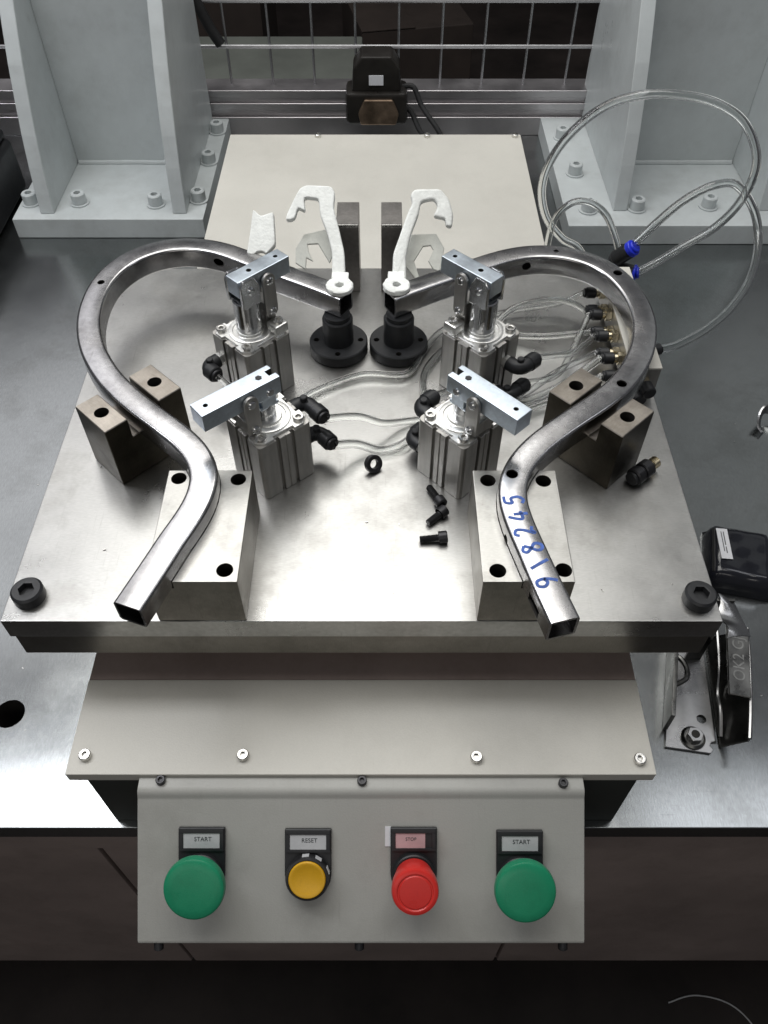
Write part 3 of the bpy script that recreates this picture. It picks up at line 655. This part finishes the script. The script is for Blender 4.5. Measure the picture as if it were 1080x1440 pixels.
part('tape_strip', MB().box(U(541.5), U(549.5), 21, 35, .1, .5, .1, FM), 'paper', t, label='small white tape strip beside the stop button legend')

# ------------------------------------------------------------------ grey posts at the back
def post(label, x0, x1, y0, y1, g1, g2, bolts, dy):
    t = thing('machine_post', label, 'post', ((g1 + g2) / 2, 1250, TZ), 0, 'grey ribbed machine posts')
    part('base_plate', MB().box(x0, x1, y0, y1, TZ + .3, -162.5, 1.5), 'postpaint', t)
    prof = [(1099, -162.3), (1104, -135), (1112, -100), (1124, -60), (1137, -25), (1156, 20), (1174, 55), (1192, 88), (1225, 160), (1262, 330), (y1 - 12, 330), (y1 - 12, -162.3)]
    for g in (g1, g2):
        part('gusset', MB().prism([(y + dy, z) if i < 10 else (y, z) for i, (y, z) in enumerate(prof)], g - 10, g + 10, stand, .9), 'postpaint', t)
    part('back_plate', MB().box(g1 + 10.2, g2 - 10.2, 1247, 1262, -162.3, 330, .8), 'postpaint', t)
    part('weld_bead', MB().rod([(g1 + 12, 1246.5, -161)] + [(g1 + 12 + (g2 - g1 - 24) * k / 14, 1246.5 + random.uniform(-1, 1), -161) for k in range(1, 14)] + [(g2 - 12, 1246.5, -161)], 4, 8), 'postpaint', t)
    for x, y in bolts:
        b = part('anchor_bolt', socket_screw(10.5, 15, T(x, y, -160.2)), 'postpaint', t)
        part('washer', MB().lathe([(0, 0), (14, 0), (14, 2), (0, 2)], 24, T(x, y, -162.4)), 'postpaint', b)
post('blue-grey ribbed machine post on the left of the rear cover', -541, -263, 1084, 1400, -493, -299, [(-452, 1128), (-338, 1124), (-524, 1128), (-276, 1136), (-276, 1250), (-276, 1350)], 0)
post('blue-grey ribbed machine post on the right, behind the big hose loop', 266, 600, 1067, 1440, 347, 560, [(296, 1214), (300, 1108), (372, 1112), (479, 1118), (582, 1116), (292, 1330)], 8)

# ------------------------------------------------------------------ rail and wire mesh fence behind
t = thing('mesh_fence', 'galvanised square wire mesh fence on an aluminium rail behind the machine', 'fence', (0, 1420, TZ))
prof = [(1402, TZ + .3), (1448, TZ + .3), (1448, -118), (1402, -118), (1402, -130), (1408, -130), (1408, -139), (1402, -139), (1402, -150), (1410, -150), (1410, -162), (1402, -162)]
part('bottom_rail', MB().prism(prof, -1000, 1000, stand, .6), 'rail', t)
zs = [-59 + 66.5 * k for k in range(5)]
for z in zs: part('horizontal_wire', MB().rod([(-950, 1425, z), (950, 1425, z)], 3.0, 8), 'wire', t)
for k in range(-6, 8):
    x = -46 + 69.8 * k
    part('vertical_wire', MB().rod([(x, 1429, -119), (x, 1429, 300)], 2.0, 8), 'wire', t)
# dark drive unit on the rail
t = thing('sensor_unit', 'dark domed unit with white label fixed on the rail behind', 'sensor', (-12, 1370, -140))
part('unit_body', MB().box(-62, 38, 1345, 1401.5, -150, -98, 8).prism([(-52, -100), (28, -100), (25, -64), (12, -46), (-36, -46), (-49, -64)], -1398, -1352, Matrix(((1, 0, 0, 0), (0, 0, -1, 0), (0, 1, 0, 0), (0, 0, 0, 1))), 4, 2), 'motor', t)
part('reflection_patch', MB().prism([(-38, -146), (20, -146), (24, -128), (14, -106), (-32, -106), (-42, -128)], -1344.8, -1338, Matrix(((1, 0, 0, 0), (0, 0, -1, 0), (0, 1, 0, 0), (0, 0, 0, 1))), 3, 2), 'bronze_sheen', t)  # bronze-coloured patch imitates a reflection on the dark body
part('sticker', MB().box(-24, -1, 1350.2, 1351.6, -88, -73, .2), 'paper', t)
for pts, lb in (([(30, 1375, -100), (48, 1372, -100), (62, 1360, -125), (86, 1340, -150), (104, 1325, -172), (130, 1310, -188.8)], 'upper of two black cables running from the dark unit behind'),
                ([(32, 1372, -128), (46, 1365, -138), (58, 1350, -158), (74, 1338, -172), (98, 1320, -188.8)], 'lower of two black cables running from the dark unit behind')):
    solo('cable', MB().rod(spline(pts, 6), 4.2, 10), 'rubber', pts[2], lb, 'cable', 'black cables of the dark unit')
hp = [(-296, 1418, 20), (-276, 1417, -28), (-262, 1416, -52)]
solo('handle_bar', MB().rod(spline(hp, 5), 8.5, 12), 'rubber', (-276, 1417, -28), 'short black rubber grip slanting by the left post', 'grip')
# far dim things behind the mesh
t = thing('storage_cabinet', 'dim grey-green metal cabinet standing behind the mesh', 'cabinet', (-300, 2250, -850))
part('cabinet_body', MB().box(-620, -60, 2150, 2500, -849.5, -440, 6), 'crate', t)
part('cabinet_door', MB().box(-600, -345, 2142, 2149.8, -800, -470, 3), 'crate', t)
part('cabinet_door', MB().box(-335, -80, 2142, 2149.8, -800, -470, 3), 'crate', t)
t = thing('carton', 'dim brown carton left of the others behind the mesh', 'carton', (-560, 3000, -850), 0, 'dim cartons behind the mesh')
part('carton_body', MB().box(-700, -380, 2800, 3200, -849.5, -420, 5), 'carton', t); part('carton_flap', MB().box(-700, -545, 2798, 3200, -419, -415, 1), 'carton', t)
t = thing('carton', 'dim brown carton in the middle behind the mesh', 'carton', (60, 2950, -850), 12, 'dim cartons behind the mesh')
part('carton_body', MB().box(-170, 190, -180, 180, .5, 330, 5), 'carton', t, local=True); part('carton_flap', MB().box(-170, 0, -182, 180, 331, 335, 1), 'carton', t, local=True)
t = thing('equipment_case', 'black equipment case at the left edge beside the left post', 'case', (-690, 1150, TZ))
part('case_body', MB().box(-830, -566, 985, 1230, TZ + .3, -110, 10, None, 3), 'blackpl', t)
part('case_lid', MB().box(-826, -572, 990, 1226, -109.5, -96, 5), 'blackpl', t)

# ------------------------------------------------------------------ odd parts on the table at the right
t = thing('stamped_bracket', 'folded sheet-steel bracket with a nut, lying under the plate at right', 'bracket', (272, 345, TZ))
pts = [(243, 293), (281, 287), (283.5, 290), (281.5, 294), (284, 297), (287.5, 298), (301, 402), (272, 404)]
bp = part('base_sheet', MB().prism(pts, TZ + .4, TZ + 3, None, .3), 'sheet', t)
cut(bp, [drill(280.5, 318.5, TZ - 5, TZ + 8, 4.2)])
part('upright_flange', MB().box(-1.8, 1.8, 0, 92, TZ + .4, TZ + 30, .5, T(246.5, 309, 0) @ RZ(-15)), 'darksheet', t)
part('lug', MB().rod(spline([(256, 340, TZ + 26), (266, 345, TZ + 28), (270, 356, TZ + 25), (268, 368, TZ + 22), (262, 372, TZ + 22)], 5), 2.4, 8), 'darksheet', t)
nb = part('flange_nut', MB().lathe([(4, 0), (10.5, 0), (10.5, 1.6), (8.2, 3.4), (4, 3.4), (4, 0)], 32, T(268.5, 300.5, TZ + 3.1)), 'darksheet', t)
part('nut_hexagon', MB().prism([(7.2 * x, 7.2 * y) for x, y in HEX], 3.2, 9, T(268.5, 300.5, TZ + 3), .5), 'sheet', nb)
part('nut_bore', MB().lathe([(0, 0), (3.6, 0), (3.6, .5), (0, .5)], 20, T(268.5, 300.5, TZ + 11.9)), 'hole', nb)
part('side_wall', plate_in_plane([(290, 293, TZ + 1.5), (304, 402, TZ + 1.5), (331, 392, -160), (318, 340, -158), (303, 286, -162)], 2.4, (.75, -.1, -.6)), 'darksheet', t)
part('rim_strip', MB().rod(spline([(304, 287, -160.5), (311, 312, -158), (318, 340, -156.5), (325, 366, -158), (331, 392, -159)], 5), 2.0, 8), 'sheet', t)
part('inner_rib', MB().rod(spline([(291, 300, TZ + 8), (294, 322, TZ + 16), (297, 338, TZ + 12), (301, 360, TZ + 22), (305, 392, TZ + 30)], 6), 1.8, 8), 'sheet', t)
t = thing('embossed_strip', 'dark steel strip with embossed letters resting on the folded bracket', 'strip', (311, 355, -156))
sm = T(303.5, 322, -155.5) @ RZ(76.5)
part('strip_body', MB().prism([(0, -9), (70, -9.5), (76, -5), (76, 9), (70, 10), (0, 9.5)], 0, 3, sm, .7), 'darksheet', t)
part('embossed_letters', text_mb('OK2 GJ', 14, sm @ T(37, 0, 3.1)), 'emboss', t)
t = thing('crumpled_sheet', 'torn wavy piece of bright sheet steel beside the right plate corner', 'scrap metal', (286, 365, TZ))
bm = bmesh.new(); bmesh.ops.create_grid(bm, x_segments=12, y_segments=10, size=.5)
for v in bm.verts:
    x, y = v.co.x + .5, v.co.y + .5
    a = Vector((277, 341.5, 0)).lerp(Vector((299, 346, 0)), x); b = Vector((279, 383, 0)).lerp(Vector((294.5, 379, 0)), x)
    q = a.lerp(b, y); v.co = (q.x + (1 - x) * 2.2 * math.sin(y * 9), q.y, -90 + 2.5 * math.sin(y * 8 + x * 2) * (1 - x) - 5 * x * x)
bmesh.ops.solidify(bm, geom=bm.faces[:], thickness=1.0)
part('wavy_flange', MB().bm(bm), 'sheet', t)
part('standing_leg', MB().box(279, 294, 377.5, 380, TZ + 3.2, -90.5, .4), 'darksheet', t)
# black film bag with a white sticker
t = thing('parts_bag', 'crinkled black plastic bag of parts with white sticker, right of the plate', 'bag', (365, 492, TZ))
pk = T(352, 486, TZ) @ RZ(-14)
part('pack_body', MB().box(-24, 24, -29, 29, .4, 24, 3, pk, 3), 'rubber', t)
bm = bmesh.new(); bmesh.ops.create_cube(bm, size=1)
bmesh.ops.subdivide_edges(bm, edges=bm.edges[:], cuts=15, use_grid_fill=True)
for v in bm.verts:
    x, y, z = v.co; ex = max(0, 2 * abs(x) - .72) / .28; ey = max(0, 2 * abs(y) - .8) / .2
    f_ = max(0, 1 - ex * ex) * max(0, 1 - .8 * ey * ey)
    w = math.sin(x * 17 + y * 6) * .7 + math.sin(y * 21 - x * 9) * .6
    v.co = pk @ Vector((x * 66 + 4, y * 70, .3 + (z + .5) * (3 + 22.5 * f_) + (w * (1 - f_ * .6) if z > 0 else 0)))
part('bag_film', MB().bm(bm), 'bag', t, sharp=60)
sx = pk @ T(-14, 6, 26.6) @ RZ(-82)
st_ = part('sticker', MB().box(-19, 19, -5.5, 5.5, 0, .5, .1, sx), 'paper', t)
part('sticker_print', MB().box(-15, 2, .6, 1.5, .45, .65, 0, sx).box(-15, 10, -1.6, -.8, .45, .65, 0, sx).box(4, 12, .6, 1.5, .45, .65, 0, sx), 'ink', st_)
t = thing('small_clip', 'small bright bent metal clip at the right picture edge', 'clip', (452, 690, TZ))
part('clip_body', MB().sweep(spline([(440, 676, TZ + 2), (437, 684, TZ + 5), (439, 694, TZ + 14), (446, 700, TZ + 17), (456, 698, TZ + 14), (462, 688, TZ + 6), (470, 684, TZ + 2)], 5), [(-6, -1), (6, -1), (6, 1), (-6, 1)]), 'sheet', t)
# pale string on the floor, lower right
solo('string', MB().rod(spline([(402, 200, -849), (440, 209, -848), (485, 200, -849), (512, 175, -849), (525, 135, -849)], 6), 1.1, 6), 'label', (485, 200, -849), 'thin pale string curling at the lower right corner below the cabinet', 'string')

# tiny bright machining chips scattered on plate and table
mb = MB()
for k in range(46):
    if k < 30: x, y, z = random.uniform(-255, 225), random.uniform(310, 600), .1
    else: x, y, z = random.choice((-1, 1)) * random.uniform(300, 420), random.uniform(300, 800), TZ + .1
    q = T(x, y, z) @ RZ(random.uniform(0, 360)); a = random.uniform(.5, 1.3)
    mb.prism([(-a, -.3), (a, -.2), (a * .6, .4), (-a * .7, .35)], 0, random.uniform(.3, .8), q)
tag(part('metal_chips', mb, 'screw', None), 'tiny bright machining chips scattered on plate and table', 'chips', None, 'stuff')

# flat faces keep flat shading right up to their small bevels
for o in list(scene.objects):
    if o.type == 'MESH' and not o.name.startswith(('air_hose', 'bag_film', 'wavy_flange', 'tube_body')):
        w_ = o.modifiers.new('flat_shading', 'WEIGHTED_NORMAL'); w_.mode = 'FACE_AREA'; w_.weight = 100; w_.keep_sharp = True
